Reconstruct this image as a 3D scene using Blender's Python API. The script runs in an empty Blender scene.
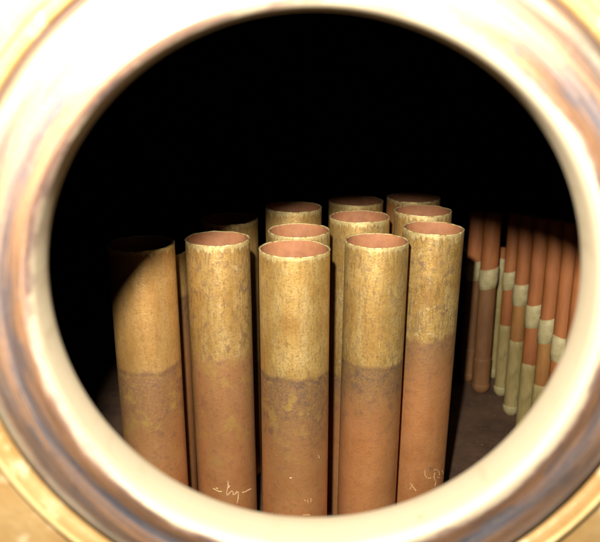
import bpy, math, random
from mathutils import Vector, noise
S = bpy.context.scene
COL = S.collection
PI = math.pi
random.seed(7)

# ---------------------------------------------------------------- camera, light, exposure
CAM_Z = 0.4315
PITCH = math.radians(16.5)
FPX = 740.0                                # focal length in photograph pixels (600 wide)
CP, SP = math.cos(PITCH), math.sin(PITCH)
cam = bpy.data.cameras.new('camera')
cam.sensor_width = 36.0
cam.lens = FPX / 600 * 36
cam.clip_start = 0.005
cam.clip_end = 20
cam.dof.use_dof = True
cam.dof.focus_distance = 0.545
cam.dof.aperture_fstop = 14.0
cam.dof.aperture_blades = 0
camo = bpy.data.objects.new('camera', cam)
COL.objects.link(camo)
camo.location = (0, 0, CAM_Z)
camo.rotation_euler = (math.radians(90) - PITCH, 0, 0)
S.camera = camo

def cam2world(X, Y, Z):
    return Vector((X, Z * CP + Y * SP, CAM_Z + Y * CP - Z * SP))

FLASH = cam2world(-0.0235, 0.0700, 0.008)
fl = bpy.data.lights.new('camera_flash', 'AREA')
fl.shape = 'DISK'
fl.size = 0.012
fl.energy = 8.3
fl.color = (1.0, 0.93, 0.82)
flo = bpy.data.objects.new('camera_flash', fl)
COL.objects.link(flo)
flo.location = FLASH
flo.rotation_euler = (math.radians(90) - PITCH, 0, 0)

W = bpy.data.worlds.new('World')
S.world = W
W.use_nodes = True
W.node_tree.nodes['Background'].inputs[0].default_value = (1.0, 0.92, 0.78, 1)
W.node_tree.nodes['Background'].inputs[1].default_value = 0.05

S.render.engine = 'CYCLES'
S.view_settings.view_transform = 'Standard'
S.view_settings.look = 'None'
S.view_settings.exposure = 0
S.view_settings.gamma = 1
S.cycles.max_bounces = 8

# ---------------------------------------------------------------- node helper
class N:
    def __init__(self, name):
        self.m = bpy.data.materials.new(name)
        self.m.use_nodes = True
        self.t = self.m.node_tree
        self.b = self.t.nodes['Principled BSDF']
    def n(self, typ, **kw):
        x = self.t.nodes.new(typ)
        for k, v in kw.items():
            if hasattr(x, k) and not k.startswith('i_'):
                setattr(x, k, v)
        return x
    def link(self, a, b): self.t.links.new(a, b)
    def put(self, sock, v):
        if hasattr(v, 'links') or isinstance(v, bpy.types.NodeSocket): self.link(v, sock)
        else: sock.default_value = v
    def math(self, op, a, b=0.0, c=None, clamp=False):
        x = self.n('ShaderNodeMath'); x.operation = op; x.use_clamp = clamp
        self.put(x.inputs[0], a); self.put(x.inputs[1], b)
        if c is not None: self.put(x.inputs[2], c)
        return x.outputs[0]
    def coord(self, scale=(1, 1, 1), loc=(0, 0, 0)):
        tc = self.n('ShaderNodeTexCoord'); mp = self.n('ShaderNodeMapping')
        mp.inputs['Scale'].default_value = scale; mp.inputs['Location'].default_value = loc
        self.link(tc.outputs['Object'], mp.inputs[0]); return mp.outputs[0]
    def noise(self, vec, scale, detail=4, rough=0.55, dist=0.0):
        x = self.n('ShaderNodeTexNoise')
        x.inputs['Scale'].default_value = scale; x.inputs['Detail'].default_value = detail
        x.inputs['Roughness'].default_value = rough; x.inputs['Distortion'].default_value = dist
        self.link(vec, x.inputs['Vector']); return x.outputs['Fac']
    def ramp(self, fac, stops, interp='LINEAR'):
        x = self.n('ShaderNodeValToRGB'); cr = x.color_ramp; cr.interpolation = interp
        while len(cr.elements) < len(stops): cr.elements.new(0.5)
        for e, (p, c) in zip(cr.elements, stops):
            e.position = p
            e.color = (c, c, c, 1) if isinstance(c, (int, float)) else (*c, 1)
        self.put(x.inputs[0], fac); return x.outputs[0]
    def mix(self, fac, a, b, mode='MIX'):
        x = self.n('ShaderNodeMix'); x.data_type = 'RGBA'; x.blend_type = mode
        self.put(x.inputs[0], fac)
        for s, v in ((x.inputs[6], a), (x.inputs[7], b)):
            if isinstance(v, tuple): s.default_value = (*v, 1)
            else: self.link(v, s)
        return x.outputs[2]
    def bump(self, h, strength=0.3, dist=0.001):
        x = self.n('ShaderNodeBump'); x.inputs['Strength'].default_value = strength
        x.inputs['Distance'].default_value = dist
        self.link(h, x.inputs['Height']); self.link(x.outputs[0], self.b.inputs['Normal'])
    def bs(self, **kw):
        for k, v in kw.items(): self.put(self.b.inputs[k.replace('_', ' ')], v if not isinstance(v, tuple) else (*v, 1))

# ---------------------------------------------------------------- materials
def tube_material(seed, mottled=0.5, warm=0.0, red_end=0.0, stain_k=0.85, stain_l=1.0, gold=0.6, fringe=0.5, soft=1.0):
    """tan scaled upper end, purple-brown stain at the boundary, copper below"""
    k = N('copper_tube_metal')
    o = (seed * 1.37, seed * 2.11, seed * 0.53)
    v = k.coord((1, 1, 1), o); vs = k.coord((1, 1, 0.22), o)
    at = k.n('ShaderNodeAttribute'); at.attribute_name = 'edge_distance'; d = at.outputs['Fac']
    at2 = k.n('ShaderNodeAttribute'); at2.attribute_name = 'top_distance'; td = at2.outputs['Fac']
    big = k.noise(v, 38, 3); mid = k.noise(v, 150, 5, 0.65); fine = k.noise(v, 620, 4, 0.7)
    streak = k.noise(vs, 330, 4, 0.7); streak2 = k.noise(vs, 90, 3, 0.6)
    # upper end
    tan = k.ramp(big, [(0.3, (0.40, 0.22, 0.055)), (0.5, (0.51, 0.315, 0.090)), (0.7, (0.60, 0.405, 0.145))])
    tan = k.mix(k.ramp(streak2, [(0.48, 0.0), (0.68, 0.55)]), tan, (0.60, 0.46, 0.20))
    speck = k.math('MULTIPLY', k.ramp(mid, [(0.50, 0.0), (0.62, 1.0)]), mottled)
    speck = k.math('MULTIPLY', speck, k.ramp(big, [(0.35, 0.35), (0.6, 1.0)]))
    tan = k.mix(speck, tan, (0.20, 0.125, 0.075))
    tan = k.mix(k.math('MULTIPLY', k.ramp(fine, [(0.50, 0.0), (0.64, 0.8)]), 0.7), tan, (0.20, 0.125, 0.05))
    tan = k.mix(k.ramp(streak, [(0.62, 0.0), (0.74, 0.55)]), tan, (0.72, 0.58, 0.30))
    lf = k.noise(v, 95, 5, 0.75)
    tan = k.mix(k.math('MULTIPLY', k.ramp(lf, [(0.60, 0.0), (0.68, 1.0)]), mottled), tan, (0.66, 0.54, 0.27))
    tan = k.mix(k.math('MULTIPLY', k.ramp(k.noise(vs, 55, 5, 0.7, 0.6), [(0.48, 0.0), (0.66, 1.0)]), 0.5), tan, (0.34, 0.205, 0.055))
    tan = k.mix(k.math('MULTIPLY', k.ramp(k.noise(vs, 480, 3, 0.7), [(0.5, 0.0), (0.68, 1.0)]), 0.4 + 0.4 * mottled), tan, (0.22, 0.13, 0.045))
    if warm: tan = k.mix(warm, tan, (0.42, 0.20, 0.06))
    if red_end: tan = k.mix(red_end, tan, (0.33, 0.12, 0.045))
    # body
    cu = k.ramp(big, [(0.3, (0.49, 0.20, 0.065)), (0.6, (0.58, 0.255, 0.092)), (0.75, (0.56, 0.27, 0.12))])
    cu = k.mix(k.math('MULTIPLY', k.ramp(mid, [(0.5, 0.0), (0.7, 1.0)]), 0.5), cu, (0.27, 0.115, 0.045))
    cu = k.mix(k.math('MULTIPLY', k.ramp(fine, [(0.54, 0.0), (0.66, 1.0)]), 0.35), cu, (0.20, 0.09, 0.04))
    cu = k.mix(k.math('MULTIPLY', k.ramp(streak2, [(0.5, 0.0), (0.68, 1.0)]), 0.35), cu, (0.60, 0.30, 0.12))
    cu = k.mix(k.math('MULTIPLY', k.ramp(streak, [(0.6, 0.0), (0.72, 1.0)]), 0.3), cu, (0.52, 0.33, 0.19))
    # stain just below the boundary, fading downwards
    dd = k.math('ADD', d, k.math('MULTIPLY', k.math('SUBTRACT', mid, 0.5), 0.03))
    dd = k.math('ADD', dd, k.math('MULTIPLY', k.math('SUBTRACT', streak2, 0.5), 0.03))
    stain = k.ramp(k.math('MULTIPLY', dd, -13.0 / stain_l), [(0.0, 1.0), (0.25, 0.85), (0.55, 0.4), (1.0, 0.0)])
    stc = k.mix(k.ramp(fine, [(0.42, 0.0), (0.6, 1.0)]), (0.19, 0.120, 0.075), (0.34, 0.20, 0.065))
    stc = k.mix(k.ramp(mid, [(0.5, 0.0), (0.66, 0.8)]), stc, (0.115, 0.076, 0.055))
    body = k.mix(k.math('MULTIPLY', stain, stain_k), cu, stc)
    body = k.mix(k.math('MULTIPLY', k.ramp(k.noise(v, 70, 4, 0.7), [(0.52, 0.0), (0.64, 1.0)]), k.math('MULTIPLY', stain, gold)), body, (0.44, 0.27, 0.075))
    w = k.math('ADD', d, k.math('MULTIPLY', k.math('SUBTRACT', k.noise(vs, 260, 4, 0.7), 0.5), 0.008 * soft))
    sel = k.ramp(k.math('MULTIPLY_ADD', w, 250.0 / soft, 0.5), [(0.0, 0.0), (1.0, 1.0)])
    col = k.mix(sel, body, tan)
    # a thin dark tide line at the boundary
    line = k.math('SUBTRACT', 1.0, k.math('MULTIPLY', k.math('ABSOLUTE', k.math('ADD', w, 0.0015)), 420.0), clamp=True)
    col = k.mix(k.math('MULTIPLY', line, 0.25 / soft), col, (0.12, 0.06, 0.04))
    # pale worn edge with scale running down in teeth
    t2 = k.math('SUBTRACT', td, k.math('MULTIPLY', k.ramp(k.noise(vs, 420, 3, 0.6), [(0.45, 0.0), (0.7, 1.0)]), 0.001 + 0.008 * fringe))
    ed = k.ramp(k.math('MULTIPLY', t2, 250.0), [(0.0, 1.0), (0.45, 0.7), (0.8, 0.0)])
    col = k.mix(k.math('MULTIPLY', ed, 0.75), col, (0.72, 0.58, 0.27))
    k.bs(Base_Color=col, Metallic=0.5, Roughness=k.ramp(mid, [(0.3, 0.40), (0.7, 0.62)]))
    k.bump(k.math('ADD', k.math('MULTIPLY', mid, 0.6), k.math('MULTIPLY', fine, 0.4)), 0.5, 0.001)
    return k.m

def inside_material():
    k = N('tube_bore_metal'); v = k.coord()
    c = k.ramp(k.noise(v, 60, 5, 0.6), [(0.3, (0.27, 0.105, 0.045)), (0.7, (0.46, 0.21, 0.095))])
    k.bs(Base_Color=c, Metallic=0.1, Roughness=0.7); k.bump(k.noise(v, 500, 3), 0.25, 0.0006)
    return k.m

def rim_material():
    k = N('worn_rim_metal'); v = k.coord()
    c = k.ramp(k.noise(v, 260, 4, 0.7), [(0.36, (0.30, 0.17, 0.05)), (0.48, (0.62, 0.47, 0.19)), (0.7, (0.84, 0.72, 0.40))])
    k.bs(Base_Color=c, Metallic=0.3, Roughness=0.4); k.bump(k.noise(v, 700, 3), 0.4, 0.0008)
    return k.m

def plain(name, a, b, scale=60, metallic=0.0, rough=0.6, bump=0.2, stretch=(1, 1, 1), spot=None):
    k = N(name); v = k.coord(stretch)
    f = k.noise(v, scale, 5, 0.65)
    c = k.ramp(f, [(0.32, a), (0.68, b)])
    if spot: c = k.mix(k.ramp(k.noise(v, scale * 2.3, 4, 0.7), [(0.55, 0.0), (0.7, 0.8)]), c, spot)
    k.bs(Base_Color=c, Metallic=metallic, Roughness=rough)
    if bump: k.bump(k.noise(v, scale * 4, 4), bump, 0.001)
    return k.m

R_BORE = 0.0804
def ring_material():
    """turned ring: bare polished lip, heat-tinted bands outwards"""
    k = N('heat_tinted_ring_metal')
    tc = k.n('ShaderNodeTexCoord'); sp = k.n('ShaderNodeSeparateXYZ'); k.link(tc.outputs['Object'], sp.inputs[0])
    x, y, z = sp.outputs
    r = k.math('SQRT', k.math('ADD', k.math('POWER', k.math('SUBTRACT', x, 0.0016), 2.0), k.math('POWER', k.math('ADD', z, 0.0012), 2.0)))
    ang = k.math('ARCTAN2', z, x)
    cb = k.n('ShaderNodeCombineXYZ')
    k.link(k.math('MULTIPLY', k.math('SINE', ang), 1.0), cb.inputs[0]); k.link(k.math('COSINE', ang), cb.inputs[1])
    k.link(k.math('MULTIPLY', r, 260.0), cb.inputs[2])
    n1 = k.noise(cb.outputs[0], 2.6, 5, 0.6)
    cb2 = k.n('ShaderNodeCombineXYZ')
    k.link(k.math('SINE', ang), cb2.inputs[0]); k.link(k.math('COSINE', ang), cb2.inputs[1])
    k.link(k.math('MULTIPLY', r, 45.0), cb2.inputs[2])
    n2 = k.noise(cb2.outputs[0], 5.5, 4, 0.6)
    v = k.coord(); n3 = k.noise(v, 420, 4, 0.7)
    rr = k.math('ADD', r, k.math('MULTIPLY', k.math('SUBTRACT', n2, 0.5), 0.0056))
    rr = k.math('ADD', rr, k.math('MULTIPLY', k.math('SUBTRACT', n3, 0.5), 0.0012))
    t = k.math('DIVIDE', k.math('SUBTRACT', rr, R_BORE), R_BORE * 0.3)      # 0 .. 1 over the ring
    def P(px): return (px / 281.0 - 1.0) / 0.3
    cream = (0.24, 0.20, 0.135)
    c = k.ramp(t, [(0.0, cream), (P(288), cream), (P(293), (0.17, 0.105, 0.085)), (P(301), (0.27, 0.14, 0.065)),
                   (P(312), (0.075, 0.088, 0.115)), (P(319), (0.13, 0.125, 0.14)), (P(326), (0.28, 0.165, 0.10)),
                   (P(333), (0.17, 0.115, 0.088)), (P(341), (0.13, 0.105, 0.09)), (P(347), (0.26, 0.235, 0.18)), (P(354), (0.34, 0.28, 0.16))])
    out = k.ramp(t, [(P(288), 0.0), (P(295), 1.0)])
    c = k.mix(k.math('MULTIPLY', out, k.ramp(n1, [(0.42, 0.0), (0.66, 0.75)])), c, (0.29, 0.155, 0.08))
    c = k.mix(k.math('MULTIPLY', out, k.ramp(n2, [(0.54, 0.0), (0.7, 0.7)])), c, (0.10, 0.10, 0.115))
    cb3 = k.n('ShaderNodeCombineXYZ')
    k.link(k.math('SINE', ang), cb3.inputs[0]); k.link(k.math('COSINE', ang), cb3.inputs[1])
    k.link(k.math('MULTIPLY', r, 520.0), cb3.inputs[2])
    n4 = k.noise(cb3.outputs[0], 4.0, 5, 0.7)
    c = k.mix(k.math('MULTIPLY', out, k.ramp(n4, [(0.50, 0.0), (0.62, 0.75)])), c, (0.075, 0.045, 0.035))
    c = k.mix(k.math('MULTIPLY', k.math('SUBTRACT', 1.0, out), k.ramp(n4, [(0.56, 0.0), (0.68, 0.45)])), c, (0.15, 0.11, 0.06))
    c = k.mix(k.math('MULTIPLY', k.ramp(n3, [(0.56, 0.0), (0.7, 1.0)]), 0.16), c, (0.35, 0.28, 0.18))
    k.bs(Base_Color=c, Metallic=k.math('MULTIPLY_ADD', out, 0.65, 0.2), Roughness=k.ramp(n1, [(0.3, 0.46), (0.7, 0.58)]))
    h = k.math('ADD', k.math('MULTIPLY', n1, 0.5), k.math('MULTIPLY', n3, 0.35))
    k.bump(h, 0.35, 0.0008)
    return k.m

M_IN, M_RIM = inside_material(), rim_material()
M_RING = ring_material()
M_SEAM = plain('dark_joint_brown', (0.016, 0.006, 0.002), (0.034, 0.013, 0.004), 90, 0.0, 0.7)
M_FRONT = plain('yellow_ochre_front', (0.15, 0.080, 0.022), (0.22, 0.15, 0.065), 30, 0.15, 0.4, 0.5, spot=(0.34, 0.28, 0.17))
M_BEAD = plain('bright_brass_bead', (0.22, 0.14, 0.05), (0.30, 0.22, 0.10), 60, 0.3, 0.4)
M_SOOT = plain('sooty_lining', (0.028, 0.021, 0.017), (0.045, 0.034, 0.027), 9, 0, 0.9, 0.3)
M_FLOOR = plain('rusty_floor', (0.07, 0.036, 0.020), (0.15, 0.082, 0.045), 22, 0, 0.85, 0.5, spot=(0.05, 0.028, 0.02))
M_ROD = plain('terracotta_rod', (0.24, 0.075, 0.020), (0.38, 0.135, 0.038), 45, 0, 0.6, 0.5, (1, 1, 0.3), spot=(0.30, 0.10, 0.035))
M_ROD_OLD = plain('ochre_stained_rod', (0.25, 0.095, 0.022), (0.37, 0.19, 0.05), 45, 0, 0.6, 0.25, (1, 1, 0.3), spot=(0.24, 0.14, 0.05))
M_ROD_DARK = plain('dark_brown_rod', (0.14, 0.060, 0.020), (0.24, 0.11, 0.036), 45, 0, 0.7, 0.4, (1, 1, 0.3))  # darker brown, used below the collar on the first two rods
M_COLLAR = plain('pale_green_collar', (0.32, 0.265, 0.12), (0.50, 0.42, 0.215), 110, 0, 0.6, 0.4, spot=(0.34, 0.28, 0.13))
M_SLEEVE = plain('olive_cream_sleeve', (0.25, 0.185, 0.062), (0.42, 0.33, 0.135), 60, 0, 0.6, 0.4, (1, 1, 0.25), spot=(0.17, 0.13, 0.05))
M_CHALK = plain('white_chalk', (0.48, 0.29, 0.13), (0.72, 0.58, 0.36), 400, 0, 0.8, 0)
M_CHALK_FAINT = plain('faint_chalk', (0.50, 0.29, 0.12), (0.60, 0.40, 0.20), 500, 0, 0.8, 0)
M_INK = plain('dark_stamp_ink', (0.13, 0.065, 0.035), (0.22, 0.11, 0.06), 500, 0, 0.8, 0)

# ---------------------------------------------------------------- mesh helpers
def link(name, me, parent=None, mats=()):
    o = bpy.data.objects.new(name, me); COL.objects.link(o)
    for m in mats: me.materials.append(m)
    if parent: o.parent = parent
    return o
def smooth(me):
    me.polygons.foreach_set('use_smooth', [True] * len(me.polygons)); me.update()

def lathe(rings, n=64, axis='Z', mat_of=None, rfun=None, zfun=None, closed=False):
    """rings: list of (r, z); rfun(r,i,phi,z) / zfun(z,i,phi) perturb"""
    vs, fs, mi = [], [], []
    for i, (r, z) in enumerate(rings):
        for j in range(n):
            p = 2 * PI * j / n
            r2 = rfun(r, i, p, z) if rfun else r
            z2 = zfun(z, i, p) if zfun else z
            if axis == 'Z': vs.append((r2 * math.cos(p), r2 * math.sin(p), z2))
            else: vs.append((r2 * math.cos(p), z2, r2 * math.sin(p)))
    for i in range(len(rings) - 1):
        for j in range(n):
            a, b = i * n + j, i * n + (j + 1) % n
            f = (a, b, b + n, a + n)
            fs.append(f if axis == 'Z' else f[::-1]); mi.append(mat_of(i) if mat_of else 0)
    if closed:
        fs.append(tuple(range((len(rings) - 1) * n, len(rings) * n)))
        mi.append(mi[-1])
    me = bpy.data.meshes.new('lathe'); me.from_pydata(vs, [], fs)
    me.polygons.foreach_set('material_index', mi); smooth(me)
    return me

def empty(name, loc, label, cat, group=None):
    o = bpy.data.objects.new(name, None); o.empty_display_size = 0.02
    COL.objects.link(o); o.location = loc; o['label'] = label; o['category'] = cat
    if group: o['group'] = group
    return o

def ray(px, py):
    return Vector(((px - 300) / FPX, CP + (271 - py) / FPX * SP, (271 - py) / FPX * CP - SP))
ORIGIN = Vector((0, 0, CAM_Z))

# ---------------------------------------------------------------- setting
L_BACK, L_FRONT = 0.2130, 0.1985
CX, CZ = 0.0044, 0.3619
Q = R_BORE / 0.0583
def box_inside(name, x0, x1, y0, y1, z0, z1, mat, faces):
    q = {'floor': [(x0, y0, z0), (x1, y0, z0), (x1, y1, z0), (x0, y1, z0)],
         'top': [(x0, y0, z1), (x0, y1, z1), (x1, y1, z1), (x1, y0, z1)],
         'left': [(x0, y0, z0), (x0, y1, z0), (x0, y1, z1), (x0, y0, z1)],
         'right': [(x1, y0, z0), (x1, y0, z1), (x1, y1, z1), (x1, y1, z0)],
         'back': [(x0, y1, z0), (x1, y1, z0), (x1, y1, z1), (x0, y1, z1)]}
    vs, fs = [], []
    for f in faces:
        b = len(vs); vs += q[f]; fs.append((b, b + 1, b + 2, b + 3))
    me = bpy.data.meshes.new(name); me.from_pydata(vs, [], fs)
    o = link(name, me, None, (mat,)); o['kind'] = 'structure'; return o
box_inside('chamber_lining', -0.5, 0.5, 0.222, 2.2, -0.001, 1.0, M_SOOT, ['top', 'left', 'right', 'back'])
box_inside('chamber_floor', -0.5, 0.5, 0.222, 2.2, 0.0, 1.0, M_FLOOR, ['floor'])

# front wall: thick plate with a round hole
def front_plate():
    n = 128; vs, fs = [], []
    def sq(p, h=0.5):
        c, s = math.cos(p), math.sin(p); m = h / max(abs(c), abs(s)); return c * m, s * m
    yf, yb = L_FRONT + 0.0012, 0.2200
    ring = [(1.2845 * R_BORE, yf + 0.001), (1.293 * R_BORE, yf), (1.34 * R_BORE, yf - 0.0004), (0.0875 * Q, yf + 0.0010), (0.0925 * Q, yf + 0.0006)]
    rows = []
    def row(f):
        rows.append([len(vs) + j for j in range(n)])
        for j in range(n): vs.append(f(2 * PI * j / n))
    row(lambda p: (CX + 1.2840 * R_BORE * math.cos(p), yb, CZ + 1.2840 * R_BORE * math.sin(p)))
    row(lambda p: (CX + 1.2840 * R_BORE * math.cos(p), yf + 0.006, CZ + 1.2840 * R_BORE * math.sin(p)))
    for r, y in ring: row(lambda p: (CX + r * math.cos(p), y, CZ + r * math.sin(p)))
    row(lambda p: (CX + sq(p)[0], yf + 0.0006, CZ + sq(p)[1]))
    row(lambda p: (CX + sq(p)[0], yb, CZ + sq(p)[1]))
    for a, b in zip(rows[:-1], rows[1:]):
        for j in range(n): fs.append((a[j], b[j], b[(j + 1) % n], a[(j + 1) % n]))
    a, b = rows[-1], rows[0]
    for j in range(n): fs.append((a[j], b[j], b[(j + 1) % n], a[(j + 1) % n]))
    me = bpy.data.meshes.new('front_wall'); me.from_pydata(vs, [], fs); smooth(me)
    o = link('front_wall', me, None, (M_FRONT,)); o['kind'] = 'structure'
    bead = [((1.337 + 0.012 * math.cos(a)) * R_BORE, yf - 0.0012 - 0.0011 * math.sin(a)) for a in [PI * (1.2 - 1.4 * i / 8) for i in range(9)]]
    me = lathe(bead, 128, 'Y', zfun=lambda z, i, p: z)
    b = link('raised_bead', me, o, (M_BEAD,)); b.location = (CX, 0, CZ)
front_plate()

# ---------------------------------------------------------------- the port ring
def wob(seed, amp, f):
    return lambda p: amp * noise.noise(Vector((math.cos(p) * f + seed, math.sin(p) * f, seed * 0.7)))
ring_o = empty('port_ring', (CX, L_FRONT, CZ), 'wide round metal ring framing the opening, cream lip, brown and blue heat-stained bands', 'metal ring')
def rel(l):                                 # y relative to the ring's origin
    return l - L_FRONT
T = L_BACK - L_FRONT
# bore and rounded lip in one profile, outer face a second mesh
w1 = wob(3.1, 0.00035, 1.6)
lip = [(R_BORE + 0.0008, T + 0.003), (R_BORE + 0.0002, T + 0.0005), (R_BORE, T - 0.0006), (R_BORE, T * 0.6), (R_BORE + 0.0001, T * 0.33)]
for i in range(1, 8):
    a = i / 7 * PI / 2
    lip.append((R_BORE + 0.0001 + 0.0028 * (1 - math.cos(a)), T * 0.33 * (1 - math.sin(a))))
me = lathe(lip, 160, 'Y', rfun=lambda r, i, p, z: r + w1(p))
link('inner_lip', me, ring_o, (M_RING,))
last = lip[-1]
face = [last, (last[0] + 0.0006, 0.0)] + [(a * R_BORE, b) for a, b in ((1.08, 0.0003), (1.10, 0.0006), (1.115, 0.00095), (1.13, 0.0007), (1.165, 0.0003),
        (1.20, 0.0005), (1.225, 0.0010), (1.235, 0.0007), (1.250, 0.0009), (1.257, 0.0022), (1.257, 0.012))]
w2 = wob(8.1, 0.0004, 2.2)
me = lathe(face, 160, 'Y', rfun=lambda r, i, p, z: r + (w1(p) if i < 2 else w2(p) * 0.5), zfun=lambda z, i, p: z + (0.0003 * noise.noise(Vector((math.cos(p) * 3, math.sin(p) * 3, i * 0.9))) if 2 < i < 10 else 0))
link('outer_face', me, ring_o, (M_RING,))
seam = [(1.2565 * R_BORE, 0.0050), (1.262 * R_BORE, 0.0042), (1.270 * R_BORE, 0.0040), (1.279 * R_BORE, 0.0042), (1.2845 * R_BORE, 0.0050)]
link('joint_line', lathe(seam, 128, 'Y'), ring_o, (M_SEAM,))

# ---------------------------------------------------------------- big tubes
# rim centre in the photo (px, py), rim width, boundary row on the front surface, label
H0 = -0.1365
def plane_depth(py, h=H0):
    return -h / (SP - CP * (271 - py) / FPX)
TUBES = [
 dict(p=(294.5, 248), w=71.5, st=(0.9, 1.6, 1.0, 0.25), b=380, mot=0.30, warm=0.0, tilt=0.0, lab='pale copper tube nearest the opening, smooth tan top, coppery lower half', dent=1),
 dict(p=(377, 240), w=64, st=(0.95, 0.9, 0.3, 0.3), lean=(-0.6, 0), b=368, mot=0.55, warm=0.0, tilt=0.001, lab='front tube right of the nearest, speckled tan over a grey-brown stain'),
 dict(p=(433.6, 227.5), w=61, st=(0.75, 0.8, 0.1, 0.5, 1.8), lean=(-1.1, 0), b=341, mot=0.95, warm=0.0, tilt=0.004, lab='rightmost front tube, mottled tan top with slanting edge over plain orange copper'),
 dict(p=(217.5, 238), w=64.5, st=(0.5, 2.6, 0.9, 0.7, 3.2), lean=(0.4, 0), b=362, mot=0.80, warm=0.15, tilt=0.001, lab='speckled tan tube with white chalk scribble low on its side'),
 dict(p=(299, 229.8), w=62, b=392, mot=0.4, warm=0.0, tilt=0, lab='tube with only its open rim and collar showing directly behind the nearest tube'),
 dict(p=(359.5, 216), w=60, zf=1.02, b=380, mot=0.6, warm=0.0, tilt=0, lab='second row scaly tube between the nearest tube and its right neighbour'),
 dict(p=(423, 210), w=57, b=360, mot=0.7, warm=0.2, tilt=0, lab='open tube with thin pale rim directly behind the rightmost front tube'),
 dict(p=(229, 218.5), w=57.5, zf=1.14, b=370, mot=0.4, warm=0.1, tilt=0, lab='half shaded tube whose right edge shows behind the chalk-marked tube'),
 dict(p=(293.5, 206.5), w=56, b=360, mot=0.3, warm=0.1, tilt=0, lab='dim tan back row tube, leftmost of the three rearmost'),
 dict(p=(356, 200.5), w=54.5, zf=1.05, b=350, mot=0.4, warm=0.1, tilt=0, lab='dim back row tube, middle one of the three rearmost'),
 dict(p=(413.5, 197), w=53, b=240, mot=0.3, warm=0.5, red=0.6, tilt=0, lab='reddish dim back row tube, rightmost of the three rearmost'),
 dict(p=(141, 243), w=66.5, st=(0.75, 1.8, 1.0, 0.3), lean=(0.4, 0), b=373, mot=0.25, warm=0.45, tilt=0.001, lab='leftmost tube, warm brown, its top swallowed by the curved shadow'),
 dict(p=(156, 226), w=59, zf=1.1, drop=0.022, b=300, mot=0.2, warm=0.3, tilt=0, lab='thin sliver of shaded tube between the leftmost and chalk-marked tubes'),
]
info = []
def build_tube(idx, t):
    px, py = t['p']
    Z = plane_depth(py) * t.get('zf', 1)
    R = t['w'] * Z / FPX / 2
    c = cam2world((px - 300) / FPX * Z, (271 - py) / FPX * Z, Z)
    H = c.z - t.get('drop', 0)
    front = c.y - R
    rr = ray(px, t['b']); zb = (ORIGIN + rr * (front / rr.y)).z
    root = empty('copper_tube', (c.x, c.y, 0), t['lab'], 'tube', 'open-topped copper tubes standing in the chamber')
    mat = tube_material(idx * 3.7 + 1, t['mot'], t['warm'], t.get('red', 0), *t.get('st', (0.8, 0.9, 0.6, 0.5)))
    sd = idx * 5.3
    wall = 0.0014
    def bfun(p):      # height of the colour boundary round the tube
        return zb + t['tilt'] * (math.cos(p) * 1.3) + 0.0022 * noise.noise(Vector((math.cos(p) * 1.4 + sd, math.sin(p) * 1.4, sd)))
    def rf(p, z):
        r = R * (1 + 0.006 * noise.noise(Vector((math.cos(p) + sd, math.sin(p), z * 9 + sd))))
        if t.get('dent'):   # bent-in corner of the rim, up left
            a = math.atan2(math.sin(p - math.radians(205)), math.cos(p - math.radians(205)))
            r *= 1 - 0.022 * math.exp(-(a / 0.35) ** 2) * max(0, 1 - (H - z) / 0.02)
        return r
    def zr(p):
        return (H + 0.0006 * noise.noise(Vector((math.cos(p) * 2.3 + sd, math.sin(p) * 2.3, 4.4)))
                - 0.0011 * max(0, noise.noise(Vector((math.cos(p) * 7 + sd, math.sin(p) * 7, 9.1))) - 0.25))
    n = 96
    def shell(name, rows, mats, rmat=None):
        vs, fs, ed, td = [], [], [], []
        for (rad, zf) in rows:
            for j in range(n):
                p = 2 * PI * j / n; z = zf(p); r = rf(p, z) + rad
                vs.append((r * math.cos(p), r * math.sin(p), z)); ed.append(z - bfun(p)); td.append(zr(p) - z)
        for i in range(len(rows) - 1):
            for j in range(n):
                a, b = i * n + j, i * n + (j + 1) % n; fs.append((a, b, b + n, a + n))
        me = bpy.data.meshes.new(name); me.from_pydata(vs, [], fs); smooth(me)
        for nm, dat in (('edge_distance', ed), ('top_distance', td)):
            at = me.attributes.new(nm, 'FLOAT', 'POINT'); at.data.foreach_set('value', dat)
        return link(name, me, root, mats)
    body = [(0, (lambda p, k=k: bfun(p) * k / 24)) for k in range(25)]
    shell('tube_body', body, (mat,))
    up = [(0.0, (lambda p, k=k: bfun(p) + (zr(p) - 0.0010 - bfun(p)) * k / 18)) for k in range(19)]
    shell('tube_end', up, (mat,))
    rim = [(0.0, lambda p: zr(p) - 0.0010), (0.00022, lambda p: zr(p) - 0.0006), (0.00005, lambda p: zr(p) - 0.0001), (-0.0006, lambda p: zr(p)),
           (-0.0011, lambda p: zr(p) - 0.0001), (-wall, lambda p: zr(p) - 0.0006)]
    shell('rim', rim, (M_RIM,))
    bore = [(-wall, lambda p: zr(p) - 0.0006), (-wall, lambda p: zr(p) - 0.01), (-wall, lambda p: zr(p) - 0.05), (-wall, lambda p: 0.001)]
    shell('tube_bore', bore, (M_IN,))
    if t.get('lean'):                      # lean about the rim, foot shifted sideways
        a = math.radians(t['lean'][0])
        root.rotation_euler = (0, -a, 0)
        root.location = (c.x + math.sin(a) * H, c.y, H * (1 - math.cos(a)))
    info.append((root, c, R, H, rf))
for i, t in enumerate(TUBES): build_tube(i, t)
print('TUBES', [(round(c.x, 3), round(c.y, 3), round(H, 3), round(2 * R * 1000, 1)) for _, c, R, H, _ in info])
for i in range(len(info)):
    for j in range(i):
        d = math.hypot(info[i][1].x - info[j][1].x, info[i][1].y - info[j][1].y) - info[i][2] - info[j][2]
        if d < 0.001: print('OVERLAP', i, j, round(d * 1000, 1))

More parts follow.
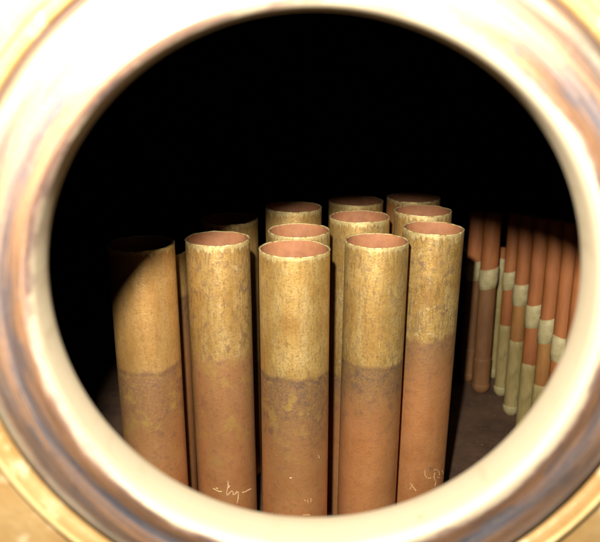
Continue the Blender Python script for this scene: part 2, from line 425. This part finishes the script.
def marks(name, ti, strokes, mat, width):
    for st in strokes: mark(name, ti, [st], mat, width)
def mark(name, ti, strokes, mat, width=0.0007):
    """strokes: polylines in photo pixels laid on the tube's own surface as thin raised marks"""
    root, c, R, H, rf = info[ti]
    IR = root.rotation_euler.to_matrix().inverted()
    vs, fs = [], []
    for st in strokes:
        pts = []
        for a, b in zip(st[:-1], st[1:]):
            m = max(1, int(math.hypot(b[0] - a[0], b[1] - a[1]) / 1.0))
            for k in range(m): pts.append((a[0] + (b[0] - a[0]) * k / m, a[1] + (b[1] - a[1]) * k / m))
        pts.append(st[-1])
        W3 = []
        for q in pts:
            d = IR @ ray(*q); o = IR @ (ORIGIN - root.location) + Vector((c.x, c.y, 0))
            # intersect with the cylinder
            A = d.x ** 2 + d.y ** 2; B = 2 * ((o.x - c.x) * d.x + (o.y - c.y) * d.y); C_ = (o.x - c.x) ** 2 + (o.y - c.y) ** 2 - R * R
            disc = B * B - 4 * A * C_
            if disc <= 0: continue
            P = o + d * ((-B - math.sqrt(disc)) / (2 * A))
            ph = math.atan2(P.y - c.y, P.x - c.x)
            W3.append((ph, P.z))
        base = None
        for i, (ph, z) in enumerate(W3):
            if i < len(W3) - 1: dz = W3[i + 1][1] - z; dp = (W3[i + 1][0] - ph) * R
            L = math.hypot(dz, dp) or 1e-6
            nx, nz = -dz / L, dp / L
            wd = width * (0.65 + 0.7 * random.random())
            b = len(vs)
            for s, h in ((-1, -0.0002), (-0.6, 0.00025), (0.6, 0.00025), (1, -0.0002)):
                p2 = ph + nx * s * wd / R; z2 = z + nz * s * wd; r2 = rf(p2, z2) + h
                vs.append((r2 * math.cos(p2), r2 * math.sin(p2), z2))
            if base is not None:
                for k in range(3): fs.append((base + k, base + k + 1, b + k + 1, b + k))
            base = b
    me = bpy.data.meshes.new(name); me.from_pydata(vs, [], fs); smooth(me)
    return link(name, me, root, (mat,))

o = mark('chalk_mark', 3, [[(213, 488.5), (216, 490), (219, 491.5), (222, 491.5)], [(216, 488), (218, 488.6)],
     [(228, 481), (228.2, 486), (226.8, 492), (226.5, 495.5), (229, 494), (231, 491.2), (233.5, 491.8), (232.5, 494.5), (235, 494.5), (237, 491.5), (238.5, 494), (238.2, 499), (237, 503)],
     [(236, 491.5), (239, 492.5)], [(242, 492.5), (245, 492), (248, 490.2), (251, 488.8)], [(230, 485.5), (228.4, 488)]], M_CHALK, 0.00045)
o['label'] = 'white chalk scribble like joined-up handwriting'
mark('chalk_dot', 0, [[(289.6, 477.8), (291.6, 478.2)]], M_CHALK, 0.0006)
marks('chalk_mark', 0, [[(304, 500), (306, 501)], [(308, 499), (308, 503)], [(311, 498), (311, 502)], [(303, 515), (310, 515)], [(318, 455), (319.5, 458)]], M_CHALK_FAINT, 0.0003)
marks('ink_mark', 0, [[(275, 513), (275, 516)], [(278, 512), (279, 515)], [(272, 515), (274, 514)], [(281, 466), (278, 469)]], M_INK, 0.0004)
marks('ink_mark', 2, [[(428, 467.5), (431, 468), (434, 469.5)], [(430, 468), (430, 472)], [(433, 472), (436, 471)]], M_INK, 0.0006)
marks('chalk_mark', 2, [[(425, 470), (425, 475), (427, 478)], [(428, 478.5), (431, 478)], [(433, 470), (436, 469.5), (439, 471), (439.5, 475)], [(435, 472), (434, 477), (436, 482), (435, 486)], [(442, 470), (444, 475)], [(437, 477), (440, 478)],
     [(410, 483), (413, 487), (416, 491)], [(413, 484), (410, 489)]], M_CHALK_FAINT, 0.00045)

# ---------------------------------------------------------------- thin rods along the right side
RODS = [  # px, depth, diameter, label
 (474.5, 0.968, 0.0165, 'thin orange rod nearest the big tubes, mostly in shade, pale collar half lit', 0),
 (488.5, 0.935, 0.0175, 'thin rod second from the big tubes, brown lower end, pale collar', 0),
 (501.5, 0.978, 0.0085, 'slimmest rod of the row, pale grey-green from collar to foot', 1),
 (510.0, 0.926, 0.0130, 'thin orange rod just right of the slimmest rod, pale sleeve below', 1),
 (521.0, 0.875, 0.0140, 'thin orange rod with the lowest visible sleeved foot, in the middle of the row', 1),
 (534.5, 0.813, 0.0142, 'thin orange rod with a wide pale collar, fourth from the right edge', 1),
 (547.5, 0.760, 0.0135, 'thin orange rod third from the right edge of the opening', 1),
 (560.0, 0.712, 0.0125, 'thin orange rod second from the right edge, its collar partly cut by the ring', 1),
 (571.5, 0.672, 0.0120, 'thin orange rod at the far right edge of the opening, collar hidden by the ring', 1),
]
def build_rod(idx, r):
    px, Z, dia, lab, sleeved = r
    dia *= 1.24
    zc = 0.157 + random.uniform(-0.002, 0.002)
    Y = (zc - CAM_Z + Z * SP) / CP
    c = cam2world((px - 300) / FPX * Z, Y, Z)
    R = dia / 2; n = 28
    zs = 0.100 + random.uniform(-0.003, 0.003)
    root = empty('thin_rod', (c.x, c.y, 0), lab, 'rod', 'thin banded rods standing in a row at the right')
    sd = idx * 3.1
    def rf(r_, i, p, z): return r_ * (1 + 0.035 * noise.noise(Vector((math.cos(p) + sd, math.sin(p), z * 30 + sd))))
    k = 40
    zt_ = 0.186 if idx == 2 else 0.29 - 0.18 * (Z - 0.67)
    top = [(R, zc + 0.0 + (zt_ - zc) * j / k) for j in range(k + 1)]
    z0 = zs if sleeved else 0.018
    mid = [(R, z0 + (zc - z0) * j / 12) for j in range(13)]
    link('rod_shaft', lathe(top, n, rfun=rf, closed=True), root, (M_ROD,))
    slim = idx == 2
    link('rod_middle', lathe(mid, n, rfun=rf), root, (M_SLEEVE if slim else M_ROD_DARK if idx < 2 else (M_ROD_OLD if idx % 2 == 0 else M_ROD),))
    ch = 0.0125 if idx != 3 else 0.011
    cr = R + 0.0008
    zj = random.uniform(-0.001, 0.001)
    col = [(R * 0.9, zc - ch - 0.001), (cr, zc - ch), (cr * 1.03, zc - ch * 0.3), (cr * 1.02, zc + ch * 0.5), (cr, zc + ch), (R * 0.9, zc + ch + 0.001)]
    tl = random.uniform(-0.28, 0.28)
    o = link('collar', lathe(col, n, rfun=rf, zfun=lambda z, i, p: z + zj + tl * cr * math.cos(p)), root, (M_COLLAR,))
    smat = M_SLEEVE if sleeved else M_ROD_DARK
    zt = zs if sleeved else 0.05
    sl = [(R * 0.95, zt + 0.0005)] + [(R + 0.0007, zt - 0.001 - (zt - 0.0135) * j / 14) for j in range(15)]
    link('lower_sleeve', lathe(sl[::-1], n, rfun=rf, zfun=lambda z, i, p: z + (0.0015 * noise.noise(Vector((math.cos(p) * 2, math.sin(p) * 2, sd))) if i > 13 else 0)), root, (smat,))
    ft = [(R * 0.5, 0.0)] + [((R + 0.0012) * math.sin(PI / 2 * (0.45 + 0.55 * j / 6)) , 0.0012 + 0.008 * j / 6) for j in range(7)] + [(R + 0.0016, 0.0125), (R + 0.0004, 0.0145)]
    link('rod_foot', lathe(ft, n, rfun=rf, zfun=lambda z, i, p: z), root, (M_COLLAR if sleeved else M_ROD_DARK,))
for i, r in enumerate(RODS): build_rod(i, r)

# grit and rust flakes lying on the floor round the rods and tubes
def grit():
    vs, fs = [], []
    for _ in range(900):
        x, y = random.uniform(-0.2, 0.36), random.uniform(0.45, 1.2)
        if random.random() < 0.6: x, y = random.uniform(0.1, 0.30), random.uniform(0.6, 1.05)
        s_ = random.uniform(0.0005, 0.0024) * random.choice((0.6, 1, 1.3)); a = random.uniform(0, PI)
        b = len(vs)
        for q in range(5):
            t = a + q * 2 * PI / 5; e = s_ * random.uniform(0.6, 1.2)
            vs.append((x + e * math.cos(t), y + e * 0.7 * math.sin(t), 0.0002))
        vs.append((x, y, s_ * random.uniform(0.35, 0.8)))
        for q in range(5): fs.append((b + q, b + (q + 1) % 5, b + 5))
    me = bpy.data.meshes.new('floor_grit'); me.from_pydata(vs, [], fs)
    o = link('floor_grit', me, None, (M_GRIT,)); o['kind'] = 'stuff'
    o['label'] = 'rusty grit and flakes scattered over the dark floor'; o['category'] = 'grit'
M_GRIT = plain('rust_flakes', (0.04, 0.022, 0.013), (0.13, 0.075, 0.04), 70, 0, 0.8, 0.2)
grit()
